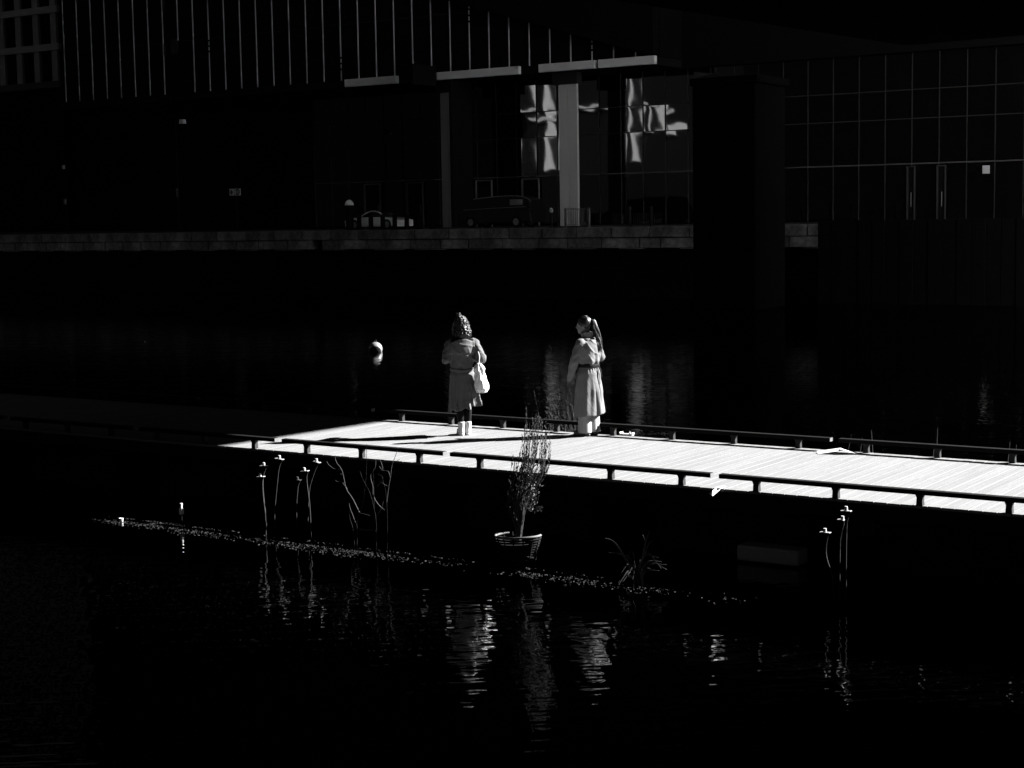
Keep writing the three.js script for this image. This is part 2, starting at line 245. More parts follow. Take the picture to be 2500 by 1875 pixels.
// ---------------------------------------------------------------- boardwalk
const BW = thing('boardwalk', 'sunlit timber boardwalk floating across the dock with low dark edge rails', 'boardwalk', [0, 0, 0]);
const DY = 0.9, ZN = -16.24, ZF = -19.6;
{
  const grain = tex(512, (u, v) => 0.8 + 0.16 * (noise(u * 4, v * 60, 60, 11) - 0.5) + 0.16 * (noise(u * 10, v * 160, 160, 12) - 0.5) + 0.12 * (noise(u * 90, v * 90, 90, 13) - 0.5));
  const gb = tex(256, (u, v) => 0.5 + 0.5 * Math.sin(2 * Math.PI * 9 * v) * 0.5 + 0.15 * (noise(u * 8, v * 80, 80, 14) - 0.5), false);
  const pm = [0.262, 0.268, 0.273, 0.278, 0.284].map(v => grey(v, { map: grain, bumpMap: gb, bumpScale: 0.0015, roughness: 0.9 }));
  const shapes = []; for (let k = 0; k < 4; k++) { const g = new RoundedBoxGeometry(0.14, 0.032, ZN - ZF, 1, 0.004), p = g.attributes.position, u = g.attributes.uv; for (let i = 0; i < u.count; i++) u.setXY(i, p.getZ(i) * 0.3 + k * 0.27, p.getX(i) * 7.1 + k * 0.13); shapes.push(g); }
  for (let i = 0, x = -27; x < -2.6; x += 0.145, i++) { const b = part('plank', shapes[Math.floor(rnd() * 4)], pm[Math.floor(rnd() * 5)], BW, [x, DY - 0.016 + rr(-0.0015, 0.0015), (ZN + ZF) / 2 + rr(-0.004, 0.004)]); b.rotation.z = rr(-0.004, 0.004); }
  for (const z of [ZN - 0.06, ZF + 0.06, (ZN + ZF) / 2]) part('bearer', span(-27, -2.6, DY - 0.2, DY - 0.036, z - 0.04, z + 0.04), M.black, BW);
  for (let x = -26; x < -3; x += 2.78) part('float', rbox(x, x + 1.9, -0.25, DY - 0.21, ZF + 0.5, ZN - 0.7, 0.05), M.black, BW);
  part('sun_block_board', span(-27, -2.6, 0.02, DY - 0.04, ZF + 0.12, ZF + 0.15), M.black, BW); part('pale_float', rbox(-8.12, -7.36, 0.02, 0.2, -16.9, -16.62, 0.03), grey(0.35), BW);  // far-side board added to keep sun out from under the deck
  const railM = grey(0.004, { roughness: 0.9, specularIntensity: 0.15 }), postM = grey(0.028), capM = grey(0.12);
  for (const [z, segs, off] of [[ZN - 0.03, [[-27, -20.2], [-20.05, -17.4], [-17.28, -14.71], [-14.59, -11.93], [-11.83, -8.24], [-8.14, -4.5], [-4.4, -2.6]], 0.03], [ZF + 0.03, [[-27, -19.4], [-19.3, -15.7], [-15.6, -11.95], [-11.84, -8.21], [-8.1, -4.5], [-4.4, -2.6]], -0.02]]) {
    for (const [a, b] of segs) { const r = part('edge_rail', rbox(a, b - 0.004, DY + 0.115, DY + 0.165, z - 0.045, z + 0.045, 0.006), railM, BW); part('end_cap', span(b - 0.004, b, DY + 0.117, DY + 0.163, z - 0.043, z + 0.043), capM, r); }
    for (let k = 0; k < 26; k++) { const x = -26.23 + k * 0.9267 + (off < 0 ? -0.04 : 0); if (x > -2.7) break;
      const s = new THREE.Shape([[-0.035, 0], [0.035, 0], [0.03, 0.08], [0.045, 0.115], [-0.045, 0.115], [-0.03, 0.08]].map(p => new THREE.Vector2(...p)));
      part('rail_post', new THREE.ExtrudeGeometry(s, { depth: 0.06, bevelEnabled: false }).translate(x, DY + 0.001, z - 0.03), postM, BW); }
  }
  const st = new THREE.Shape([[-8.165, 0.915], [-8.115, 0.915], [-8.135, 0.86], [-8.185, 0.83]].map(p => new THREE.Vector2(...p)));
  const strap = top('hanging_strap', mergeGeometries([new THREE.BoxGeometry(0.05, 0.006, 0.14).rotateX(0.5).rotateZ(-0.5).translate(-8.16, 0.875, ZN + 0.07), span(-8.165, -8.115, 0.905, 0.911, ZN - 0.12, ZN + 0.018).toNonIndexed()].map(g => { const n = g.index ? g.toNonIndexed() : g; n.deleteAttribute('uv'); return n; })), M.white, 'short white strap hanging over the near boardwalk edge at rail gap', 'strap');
  // litter by the far rail gap
  const lit = thing('paper_scrap', 'crumpled pale paper scrap lying by the far rail gap', 'litter', [-8.12, DY + 0.003, -19.3], 0.4);
  part('fold', new THREE.BoxGeometry(0.3, 0.004, 0.14).rotateX(0.12).rotateZ(0.16).translate(0, 0.03, 0), M.pale, lit); part('fold', new THREE.BoxGeometry(0.22, 0.004, 0.12).rotateZ(-0.25).translate(0.24, 0.032, 0.02), M.pale, lit);
}

// ---------------------------------------------------------------- plants and floating things beside the boardwalk
{
  const stemM = grey(0.03), barM = grey(0.25, { roughness: 0.5 });
  const stakes = [
    [-15.3, [[-14.005, 0.863], [-14.049, 0.811], [-14.074, 0.756], [-14.09, 0.666], [-14.09, 0.509], [-14.064, 0.274], [-14.047, -0.1]], [-14.123, 0.863, -13.991, 0.87, -14.066, 0.878], 'second'],
    [-15.2, [[-13.989, 0.735], [-14.004, 0.687], [-14.007, 0.608], [-14.004, 0.53], [-13.995, 0.426], [-13.979, 0.312], [-13.972, -0.1]], [-14.099, 0.735, -13.974, 0.75, -14.04, 0.757], 'leftmost, lowest'],
    [-15.4, [[-13.83, 0.944], [-13.876, 0.894], [-13.911, 0.797], [-13.93, 0.69], [-13.957, 0.53], [-13.995, 0.29], [-14.015, -0.1]], [-13.953, 0.957, -13.829, 0.949, -13.89, 0.968], 'tallest, third'],
    [-15.45, [[-13.597, 0.687], [-13.634, 0.627], [-13.643, 0.574], [-13.66, 0.468], [-13.676, 0.257], [-13.676, -0.1]], [-13.672, 0.698, -13.59, 0.696, -13.644, 0.705], 'shortest, dimmest'],
    [-15.25, [[-13.289, 0.857], [-13.311, 0.809], [-13.314, 0.747], [-13.304, 0.645], [-13.288, 0.528], [-13.279, 0.442], [-13.262, -0.1]], [-13.403, 0.849, -13.283, 0.865, -13.349, 0.87], 'straight'],
    [-15.42, [[-13.246, 0.935], [-13.287, 0.901], [-13.338, 0.809], [-13.374, 0.729], [-13.419, 0.612], [-13.486, -0.1]], [-13.339, 0.959, -13.239, 0.946, -13.295, 0.965], 'rightmost, slanting'],
    [-15.4, [[-6.251, 0.933], [-6.276, 0.881], [-6.29, 0.826], [-6.294, 0.72], [-6.297, 0.531], [-6.296, -0.1]], [-6.356, 0.937, -6.246, 0.942, -6.3, 0.957], 'tallest'],
    [-15.45, [[-6.341, 0.787], [-6.354, 0.765], [-6.366, 0.705], [-6.38, 0.64], [-6.384, 0.492], [-6.387, -0.1]], [-6.411, 0.836, -6.341, 0.833, -6.358, 0.845], 'middle'],
    [-15.4, [[-6.479, 0.694], [-6.505, 0.616], [-6.514, 0.488], [-6.49, 0.384], [-6.451, 0.282], [-6.422, -0.1]], [-6.58, 0.698, -6.469, 0.7, -6.527, 0.711], 'lowest'],
  ];
  const lab = ['thin bent stake, second from left, at the boardwalk shadow end', 'thin bent stake furthest left, its white crossbar lowest', 'thin bent stake with the highest crossbar of the left six', 'short dim bent stake in the middle of the left six', 'thin upright bent stake fifth from left by the bare twigs', 'thin slanting bent stake nearest the bare twigs', 'tallest of three thin stakes at the right, below the rail', 'middle height stake of the three at the right', 'lowest of three thin stakes at the right'];
  stakes.forEach(([z, st, b], i) => {
    const t = thing('marker_stake', lab[i], 'stake', [0, 0, z], 0, i < 6 ? 'bent stakes left of the twigs' : 'bent stakes at the right');
    const last = st[0], cap = [b[2], b[3]];
    part('stem', tube([V(cap[0], cap[1] - 0.004, 0), ...st.map(p => V(p[0], p[1], 0))], 0.0065, 0.0055, 5), stemM, t);
    part('crossbar', new RoundedBoxGeometry(Math.hypot(b[2] - b[0], b[3] - b[1]), 0.009, 0.05, 1, 0.003).rotateZ(Math.atan2(b[3] - b[1], b[2] - b[0])).translate((b[0] + b[2]) / 2, (b[1] + b[3]) / 2, 0), i === 3 ? stemM : barM, t);
    part('knob', new THREE.CylinderGeometry(0.015, 0.019, 0.045, 10).translate(b[4], b[5] + 0.008, 0), i === 3 ? stemM : grey(0.35), t);
  });
  const tw = [[[-12.518, -0.1], [-12.517, 0.238], [-12.528, 0.292], [-12.469, 0.421], [-12.438, 0.529], [-12.409, 0.684], [-12.392, 0.801], [-12.384, 0.932], [-12.382, 1.105], [-12.386, 1.249]], [[-12.469, 0.421], [-12.579, 0.591], [-12.664, 0.686], [-12.709, 0.85], [-12.739, 0.936], [-12.798, 0.986], [-12.828, 1.032], [-12.831, 1.094]], [[-12.687, 0.794], [-12.759, 0.774], [-12.814, 0.795]], [[-12.708, 0.861], [-12.756, 0.854], [-12.784, 0.866]], [[-12.739, 0.924], [-12.856, 0.931], [-12.929, 0.973], [-12.957, 1.008]], [[-12.798, 0.986], [-12.849, 0.978]], [[-12.664, 0.686], [-12.74, 0.76]], [[-12.528, 0.292], [-12.576, 0.401], [-12.598, 0.443], [-12.618, 0.521]], [[-12.555, -0.1], [-12.571, 0.262], [-12.602, 0.333], [-12.604, 0.406], [-12.588, 0.451]], [[-12.22, -0.1], [-12.219, 0.367], [-12.251, 0.495], [-12.284, 0.615], [-12.335, 0.718], [-12.392, 0.794], [-12.44, 0.87], [-12.457, 0.919]], [[-12.224, 0.37], [-12.125, 0.483], [-12.076, 0.602]], [[-12.051, -0.1], [-12.053, 0.338], [-12.058, 0.453], [-12.076, 0.617], [-12.09, 0.723], [-12.132, 0.828], [-12.153, 0.895], [-12.211, 0.901]], [[-12.08, 0.48], [-12.125, 0.505], [-12.204, 0.571], [-12.251, 0.654], [-12.252, 0.754], [-12.277, 0.824], [-12.284, 0.896], [-12.213, 0.98], [-12.201, 1.089]], [[-12.215, 0.497], [-12.215, 0.656], [-12.211, 0.75], [-12.206, 0.901], [-12.205, 0.98]], [[-12.211, 0.75], [-12.142, 0.827]], [[-12.041, 0.584], [-12.014, 0.73], [-11.998, 0.802], [-11.973, 0.897], [-11.957, 0.998], [-11.937, 1.06], [-11.899, 1.131], [-11.861, 1.218], [-11.851, 1.24]], [[-11.973, 0.897], [-11.905, 0.945], [-11.868, 0.979]], [[-11.937, 1.06], [-11.865, 1.104]], [[-12.008, 0.773], [-12.106, 0.816]], [[-12.469, 0.421], [-12.282, 0.401]], [[-11.996, 0.874], [-12.021, 0.951], [-12.11, 0.958], [-12.163, 1.005]], [[-12.083, 0.96], [-12.069, 0.983], [-12.089, 1.06], [-12.106, 1.088]]];
  const twigM = grey(0.04), bush = thing('bare_shrub', 'leafless twiggy shrub rising from the water before the boardwalk', 'shrub', [0, 0, -15.22]);
  tw.forEach((p, k) => { const thin = p.length < 5, lean = ((k * 37) % 11 - 5) * 0.012; part(thin ? 'twig' : 'branch', tube(p.map((q, i) => V(q[0], q[1], lean * q[1])), thin ? 0.004 : 0.0058, 0.003, 5, 2), twigM, bush); });
  part('root_bar', tube([V(-12.559, 0.216, 0.01), V(-12.35, 0.214, 0.02), V(-12.217, 0.225, 0.01)], 0.009), stemM, bush);
  // tall upright shrub in a basket
  const bk = thing('plant_basket', 'dark woven planting basket with a rim coloured as sunlit floating before the boardwalk', 'basket', [-10.15, 0.125, -15.2]);
  const ring = (rx, rz, y, a0, a1, n = 24) => Array.from({ length: n + 1 }, (_, i) => { const a = a0 + (a1 - a0) * i / n; return V(Math.cos(a) * rx, y + 0.02 * Math.cos(a), Math.sin(a) * rz); });
  part('rim', tube(ring(0.285, 0.2, 0.235, -0.25, 3.9), 0.013, 0.013, 6, 1), grey(0.14), bk);  // sunlit arc of the rim put into a paler colour
  for (let k = 0; k < 7; k++) part('woven_band', tube(ring(0.28 - k * 0.011, 0.195 - k * 0.008, 0.2 - k * 0.03, 0, 6.283, 30), 0.012, 0.012, 5, 1), M.black, bk);
  for (let k = 0; k < 14; k++) { const a = k / 14 * 6.283; part('rib', tube([V(Math.cos(a) * 0.285, 0.235, Math.sin(a) * 0.2), V(Math.cos(a) * 0.21, -0.04, Math.sin(a) * 0.145)], 0.008), M.black, bk); }
  part('soil', new THREE.CylinderGeometry(0.26, 0.24, 0.03, 20).scale(1, 1, 0.7).translate(0, 0.13, 0), M.black, bk);
  part('support_post', new THREE.CylinderGeometry(0.035, 0.035, 0.5, 12).translate(0, -0.22, 0), M.black, bk); part('base_board', new THREE.CylinderGeometry(0.21, 0.2, 0.02, 24).scale(1, 1, 0.68).translate(0, -0.03, 0), M.black, bk);
  part('lit_base_edge', tube(ring(0.22, 0.15, 0.045, 0.6, 3.0), 0.007, 0.007, 5, 1), grey(0.1), bk);  // sunlit lower edge drawn as a paler arc
  const sg = thing('feathery_shrub', 'tall slim feathery shrub growing upright from the floating basket', 'shrub', [-10.16, 0.29, -15.24]);
  const leaf = (p, d, l, w) => { const a = d.clone().normalize(), s = V(rr(-1, 1), rr(-0.3, 0.3), rr(-1, 1)).cross(a).normalize().multiplyScalar(w), q = p.clone().addScaledVector(a, l), m = p.clone().addScaledVector(a, l * 0.45); const g = new THREE.BufferGeometry(); const n = V().crossVectors(a, s).normalize().multiplyScalar(w * 0.25);
    const A = p, B = m.clone().add(s).add(n), C = q, D = m.clone().sub(s).add(n); g.setAttribute('position', new THREE.Float32BufferAttribute([A, B, C, A, C, D].flatMap(v => v.toArray()), 3)); g.computeVertexNormals(); return g; };
  const leaves = [], stems = [];
  for (let k = 0; k < 64; k++) {
    const u = rnd(), side = rr(-1, 1), H = 1.62 - Math.abs(side - 0.35) * rr(0.35, 0.8) - rr(0, 0.25), dx = side * 0.175 + 0.09 + H * 0.05, dz = rr(-0.16, 0.16), b = V(rr(-0.03, 0.03), 0, rr(-0.03, 0.03));
    const pts = [b, V(b.x + dx * 0.35 + rr(-0.02, 0.02), H * 0.4, dz * 0.4), V(b.x + dx * 1.02 + rr(-0.03, 0.03), H * 0.7, dz), V(b.x + dx * (side > 0.5 ? 1.0 : 0.85) + 0.05, H, dz * 0.9 + rr(-0.03, 0.03))];
    stems.push(tube(pts, 0.0045, 0.0015, 4, 4)); const c = new THREE.CatmullRomCurve3(pts);
    for (let i = 0; i < 44; i++) { const t = 0.2 + 0.8 * Math.pow(rnd(), 0.7), p = c.getPoint(t), d = c.getTangent(t).add(V(rr(-0.5, 0.5), rr(-0.1, 0.3), rr(-0.5, 0.5))); leaves.push(leaf(p, d, 0.012 + 0.07 * Math.pow(rnd(), 2), rr(0.002, 0.007))); }
  }
  part('stems', merge(stems), grey(0.05), sg); tag(part('foliage', merge(leaves), grey(0.055, { side: THREE.DoubleSide }), sg), null, null, null, 'stuff');
  const pl = []; for (let k = 0; k < 420; k++) { const t = rnd(), y = 0.36 + t * 0.62, c = 0.16 + 0.06 * Math.sin(t * 5) , w = 0.075 * Math.sin(Math.PI * Math.min(1, t * 1.05)) + 0.012; pl.push(leaf(V(c + rr(-w, w), y + rr(-0.02, 0.02), 0.03 + rr(-w, w)), V(rr(-0.2, 0.9), rr(0.1, 0.9), rr(-0.5, 0.5)), rr(0.02, 0.045), rr(0.004, 0.009))); }
  for (let k = 0; k < 60; k++) pl.push(leaf(V(0.27 + rr(-0.04, 0.04), 0.39 + rr(-0.03, 0.03), 0.02 + rr(-0.03, 0.03)), V(rr(0, 1), rr(-0.2, 0.6), 0), 0.03, 0.006));
  part('plume_stem', tube([V(0.02, 0.1, 0), V(0.12, 0.33, 0.03), V(0.27, 0.39, 0.02)], 0.004, 0.002), stemM, sg);
  tag(part('plume', merge(pl), grey(0.14, { side: THREE.DoubleSide }), sg), 'pale fluffy plume on the right side', null, null, 'stuff');
  // strap-leaved plant
  const ag = thing('strap_leaf_plant', 'dark strap-leaved water plant with a few blades coloured as sunlit', 'plant', [0, 0, -15.02]);
  const blade = (pts, w, m) => { const c = new THREE.CatmullRomCurve3(pts), n = 10, pos = [], idx = []; for (let i = 0; i <= n; i++) { const t = i / n, p = c.getPoint(t), d = c.getTangent(t), s = V().crossVectors(d, V(0.2, 0.1, 1)).normalize().multiplyScalar(w * (1 - t * t * 0.9) * 0.5), k = V(0, 0, 1).multiplyScalar(w * 0.3); for (const q of [p.clone().add(s), p.clone().add(k), p.clone().sub(s)]) pos.push(...q.toArray()); if (i) for (let j = 0; j < 2; j++) { const a = (i - 1) * 3 + j, b = i * 3 + j; idx.push(a, b, a + 1, b, b + 1, a + 1); } } const g = new THREE.BufferGeometry(); g.setAttribute('position', new THREE.Float32BufferAttribute(pos, 3)); g.setIndex(idx); g.computeVertexNormals(); return g; };
  const litBladeM = grey(0.08, { side: THREE.DoubleSide }), brightLitM = grey(0.22, { side: THREE.DoubleSide }), darkBlade = grey(0.014, { side: THREE.DoubleSide });  // sunlit blades get paler colours than the dark ones
  for (const [p, w, m] of [[[[-8.541, 0.121], [-8.679, 0.328], [-8.728, 0.404], [-8.783, 0.46], [-8.833, 0.483], [-8.866, 0.488]], .026, litBladeM], [[[-8.56, 0.17], [-8.679, 0.328], [-8.762, 0.334], [-8.84, 0.332]], .016, litBladeM], [[[-8.472, 0.219], [-8.395, 0.485], [-8.405, 0.524], [-8.416, 0.569]], .018, litBladeM], [[[-8.472, 0.19], [-8.392, 0.489], [-8.369, 0.547], [-8.328, 0.611]], .02, litBladeM], [[[-8.462, 0.17], [-8.361, 0.465], [-8.329, 0.495], [-8.285, 0.527]], .014, litBladeM], [[[-8.443, 0.17], [-8.299, 0.295], [-8.273, 0.309], [-8.233, 0.317]], .012, darkBlade], [[[-8.541, -0.1], [-8.54, 0.1], [-8.537, 0.19], [-8.52, 0.272]], .024, litBladeM], [[[-8.443, -0.1], [-8.449, 0.095], [-8.467, 0.165], [-8.476, 0.188]], .016, litBladeM], [[[-8.433, -0.1], [-8.44, 0.151], [-8.453, 0.227]], .02, litBladeM], [[[-8.53, 0.074], [-8.6, 0.114], [-8.554, 0.151]], .026, brightLitM], [[[-8.53, 0.074], [-8.636, 0.106], [-8.602, 0.141]], .02, brightLitM]]) part('leaf_blade', blade(p.map((q, i) => V(q[0], q[1], 0.01 * i)), w, m), m, ag);
  for (let k = 0; k < 26; k++) { const a = rr(0, 6.283), L = rr(0.18, 0.36), h = rr(0.15, 0.38); part('leaf_blade', blade([V(-8.5, 0, 0), V(-8.5 + Math.cos(a) * L * 0.4, h, Math.sin(a) * L * 0.4), V(-8.5 + Math.cos(a) * L, h * rr(0.3, 1.1), Math.sin(a) * L)], rr(0.014, 0.024), darkBlade), darkBlade, ag); }
  // reeds behind the far rail
  const rd = thing('reed_clump', 'clump of thin dry reeds behind the far rail between the two women', 'reeds', [-12.78, 0, -20.35]);
  const reedM = grey(0.03, { side: THREE.DoubleSide }); const tips = [];
  for (let k = 0; k < 40; k++) { const x = rr(-0.24, 0.3), H = rr(0.75, 1.45) , l = rr(-0.2, 0.06), z = rr(-0.12, 0.12); const pts = [V(x, -0.1, z), V(x + l * 0.3, H * 0.5, z), V(x + l, H, z + rr(-0.05, 0.05))]; part('reed', tube(pts, 0.005, 0.0025, 4, 3), reedM, rd); const c = new THREE.CatmullRomCurve3(pts); for (let i = 0; i < 7; i++) { const t = 0.6 + 0.4 * rnd(); tips.push(leaf(c.getPoint(t), V(rr(-0.8, 0.5), rr(0.2, 1), rr(-0.3, 0.3)), rr(0.04, 0.12), 0.006)); } }
  tag(part('seed_leaves', merge(tips), reedM, rd), null, null, null, 'stuff');
  const rd2 = thing('sparse_reeds', 'few thin dry stalks poking up behind the far rail at the right', 'reeds', [-7.9, 0, -20.1]);
  for (const [x, H, l] of [[-0.25, 1.05, 0.14], [-0.1, 1.02, 0.1], [0.02, 1.12, -0.05], [0.9, 1.2, 0.02], [0.86, 1.0, 0.05], [1.82, 1.08, 0.06], [1.9, 1.05, 0.03]]) part('reed', tube([V(x - l, -0.1, 0), V(x - l * 0.6, H * 0.6, 0), V(x, H, 0)], 0.0045, 0.003, 4), grey(0.04), rd2);
  const tr = thing('planting_tray', 'small pale tray edge with two knobs behind the far rail', 'tray', [-11.33, 0.9, -19.75]);
  part('tray', merge([span(-0.1, 0.1, -0.01, 0.01, -0.03, 0.03), span(-0.105, -0.09, 0.01, 0.03, -0.03, 0.03), span(0.09, 0.105, 0.01, 0.03, -0.03, 0.03)]), M.pale, tr); for (const x of [-0.06, 0.06]) part('knob', new THREE.CylinderGeometry(0.012, 0.016, 0.03, 8).translate(x, 0.025, 0.02), M.white, tr);
  const bo = thing('raised_bottle', 'small white bottle raised on an added thin rod, far left of the stakes', 'marker', [-15.5, 0.17, -15.25], 0.3);
  part('body', new THREE.LatheGeometry([[0, -0.04], [0.032, -0.04], [0.034, 0.0], [0.03, 0.03], [0.013, 0.06], [0.012, 0.085]].map(p => new THREE.Vector2(...p)), 14), M.white, bo); part('cap', new THREE.CylinderGeometry(0.016, 0.016, 0.02, 12).translate(0, 0.094, 0), M.white, bo); part('rod', new THREE.CylinderGeometry(0.005, 0.005, 0.3, 6).translate(0, -0.18, 0), M.black, bo);  // bottle lifted on an added rod so that sun reaches it
  top('floating_cup', new THREE.LatheGeometry([[0, -0.02], [0.02, -0.02], [0.027, 0.03], [0.025, 0.03], [0.018, -0.015], [0, -0.015]].map(p => new THREE.Vector2(...p)), 14), M.white, 'tiny pale cup floating at the left tip of the scum line', 'cup', null, [-16.35, 0.015, -14.98]);
  // scum line
  const fl = []; for (let k = 0; k < 4200; k++) { const x = -16.9 + 9.8 * rnd(), dens = 0.5 + 0.5 * Math.sin(x * 1.9 + 0.6 * Math.sin(x * 3.1)); if (rnd() > (0.12 + 0.88 * dens) * (x > -9.6 ? 0.5 : 1)) continue; const z = -14.98 + 0.06 * Math.sin(x * 1.3) + (rnd() + rnd() + rnd() - 1.5) * 0.26, s = 0.004 + 0.012 * Math.pow(rnd(), 4); fl.push(new THREE.BoxGeometry(s * rr(1, 2.2), 0.003 + s * 0.2, s).rotateY(rr(0, 3)).rotateX(rr(-0.2, 0.2)).translate(x, 0.002, z)); }
  const f = part('floating_scum', merge(fl), grey(0.035), scene); tag(f, 'speckled line of floating leaves and scum on the dark water', 'floating debris', null, 'stuff');
}

// ---------------------------------------------------------------- people
// naive surface nets over a signed distance field
function nets(fn, [x0, y0, z0], [x1, y1, z1], c) {
  const nx = Math.ceil((x1 - x0) / c) + 1, ny = Math.ceil((y1 - y0) / c) + 1, nz = Math.ceil((z1 - z0) / c) + 1, F = new Float32Array(nx * ny * nz), I = (i, j, k) => (k * ny + j) * nx + i;
  for (let k = 0; k < nz; k++) for (let j = 0; j < ny; j++) for (let i = 0; i < nx; i++) F[I(i, j, k)] = fn(x0 + i * c, y0 + j * c, z0 + k * c);
  const vid = new Int32Array(nx * ny * nz).fill(-1), pos = [], idx = [];
  const E = []; for (let a = 0; a < 8; a++) for (const b of [1, 2, 4]) if (!(a & b)) E.push([a, a | b]);
  for (let k = 0; k < nz - 1; k++) for (let j = 0; j < ny - 1; j++) for (let i = 0; i < nx - 1; i++) {
    const v = [0, 1, 2, 3, 4, 5, 6, 7].map(q => F[I(i + (q & 1), j + (q >> 1 & 1), k + (q >> 2))]); let m = 0; for (let q = 0; q < 8; q++) if (v[q] < 0) m |= 1 << q;
    if (m === 0 || m === 255) continue; let sx = 0, sy = 0, sz = 0, n = 0;
    for (const [a, b] of E) if ((v[a] < 0) !== (v[b] < 0)) { const t = v[a] / (v[a] - v[b]); sx += (a & 1) + t * ((b & 1) - (a & 1)); sy += (a >> 1 & 1) + t * ((b >> 1 & 1) - (a >> 1 & 1)); sz += (a >> 2) + t * ((b >> 2) - (a >> 2)); n++; }
    vid[I(i, j, k)] = pos.length / 3; pos.push(x0 + (i + sx / n) * c, y0 + (j + sy / n) * c, z0 + (k + sz / n) * c);
  }
  const quad = (a, b, d, e, flip) => { if (a < 0 || b < 0 || d < 0 || e < 0) return; flip ? idx.push(a, d, b, a, e, d) : idx.push(a, b, d, a, d, e); };
  for (let k = 1; k < nz - 1; k++) for (let j = 1; j < ny - 1; j++) for (let i = 1; i < nx - 1; i++) {
    const s = F[I(i, j, k)] < 0;
    if (s !== F[I(i + 1, j, k)] < 0) quad(vid[I(i, j - 1, k - 1)], vid[I(i, j, k - 1)], vid[I(i, j, k)], vid[I(i, j - 1, k)], !s);
    if (s !== F[I(i, j + 1, k)] < 0) quad(vid[I(i - 1, j, k - 1)], vid[I(i - 1, j, k)], vid[I(i, j, k)], vid[I(i, j, k - 1)], !s);
    if (s !== F[I(i, j, k + 1)] < 0) quad(vid[I(i - 1, j - 1, k)], vid[I(i, j - 1, k)], vid[I(i, j, k)], vid[I(i - 1, j, k)], !s);
  }
  const g = new THREE.BufferGeometry(); g.setAttribute('position', new THREE.Float32BufferAttribute(pos, 3)); g.setIndex(idx); g.computeVertexNormals(); return g;
}
const uvs = (g, s = 4) => { const p = g.attributes.position, u = new Float32Array(p.count * 2); for (let i = 0; i < p.count; i++) { u[2 * i] = (Math.atan2(p.getX(i), p.getZ(i)) * 0.2) * s; u[2 * i + 1] = p.getY(i) * s; } g.setAttribute('uv', new THREE.BufferAttribute(u, 2)); return g; };
const smin = (a, b, k) => { const h = Math.max(k - Math.abs(a - b), 0) / k; return Math.min(a, b) - h * h * k * 0.25; };
const cap = (x, y, z, a, b, ra, rb) => { const ux = b[0] - a[0], uy = b[1] - a[1], uz = b[2] - a[2], px = x - a[0], py = y - a[1], pz = z - a[2]; const t = Math.max(0, Math.min(1, (px * ux + py * uy + pz * uz) / (ux * ux + uy * uy + uz * uz))); return Math.hypot(px - ux * t, py - uy * t, pz - uz * t) - (ra + (rb - ra) * t); };
const ell = (x, y, z, c, r) => { const a = (x - c[0]) / r[0], b = (y - c[1]) / r[1], d = (z - c[2]) / r[2], k = Math.hypot(a, b, d); return (k - 1) * Math.min(r[0], r[1], r[2]); };
const lerpT = (tab, y) => { if (y <= tab[0][0]) return tab[0].slice(1); for (let i = 1; i < tab.length; i++) if (y <= tab[i][0]) { const a = tab[i - 1], b = tab[i]; let t = (y - a[0]) / (b[0] - a[0]); t = t * t * (3 - 2 * t); return a.slice(1).map((v, k) => v + (b[k + 1] - v) * t); } return tab[tab.length - 1].slice(1); };
const ss = (a, b, x) => { const t = Math.max(0, Math.min(1, (x - a) / (b - a))); return t * t * (3 - 2 * t); };

// head with a face looking along +z of its own frame, centre at the middle of the skull
function headSDF(x, y, z) {
  let d = ell(x, y, z, [0, 0.025, -0.012], [0.074, 0.092, 0.094]);
  d = smin(d, ell(x, y, z, [0, -0.045, 0.022], [0.056, 0.072, 0.066]), 0.03);
  d = smin(d, ell(x, y, z, [0, -0.1, 0.055], [0.022, 0.018, 0.022]), 0.02);
  d = smin(d, cap(x, y, z, [0, 0.008, 0.082], [0, -0.03, 0.102], 0.008, 0.013), 0.014);
  d = smin(d, cap(x, y, z, [-0.016, -0.064, 0.084], [0.016, -0.064, 0.084], 0.006, 0.006), 0.008);
  for (const s of [-1, 1]) { d = Math.max(d, -(Math.hypot(x - s * 0.031, y - 0.002, z - 0.089) - 0.014)); d = Math.min(d, Math.hypot(x - s * 0.031, y - 0.002, z - 0.073) - 0.0125); d = smin(d, ell(x, y, z, [s * 0.075, -0.01, -0.008], [0.01, 0.03, 0.018]), 0.006); d = smin(d, cap(x, y, z, [s * 0.016, 0.02, 0.08], [s * 0.046, 0.02, 0.068], 0.006, 0.005), 0.008); }
  return d;
}
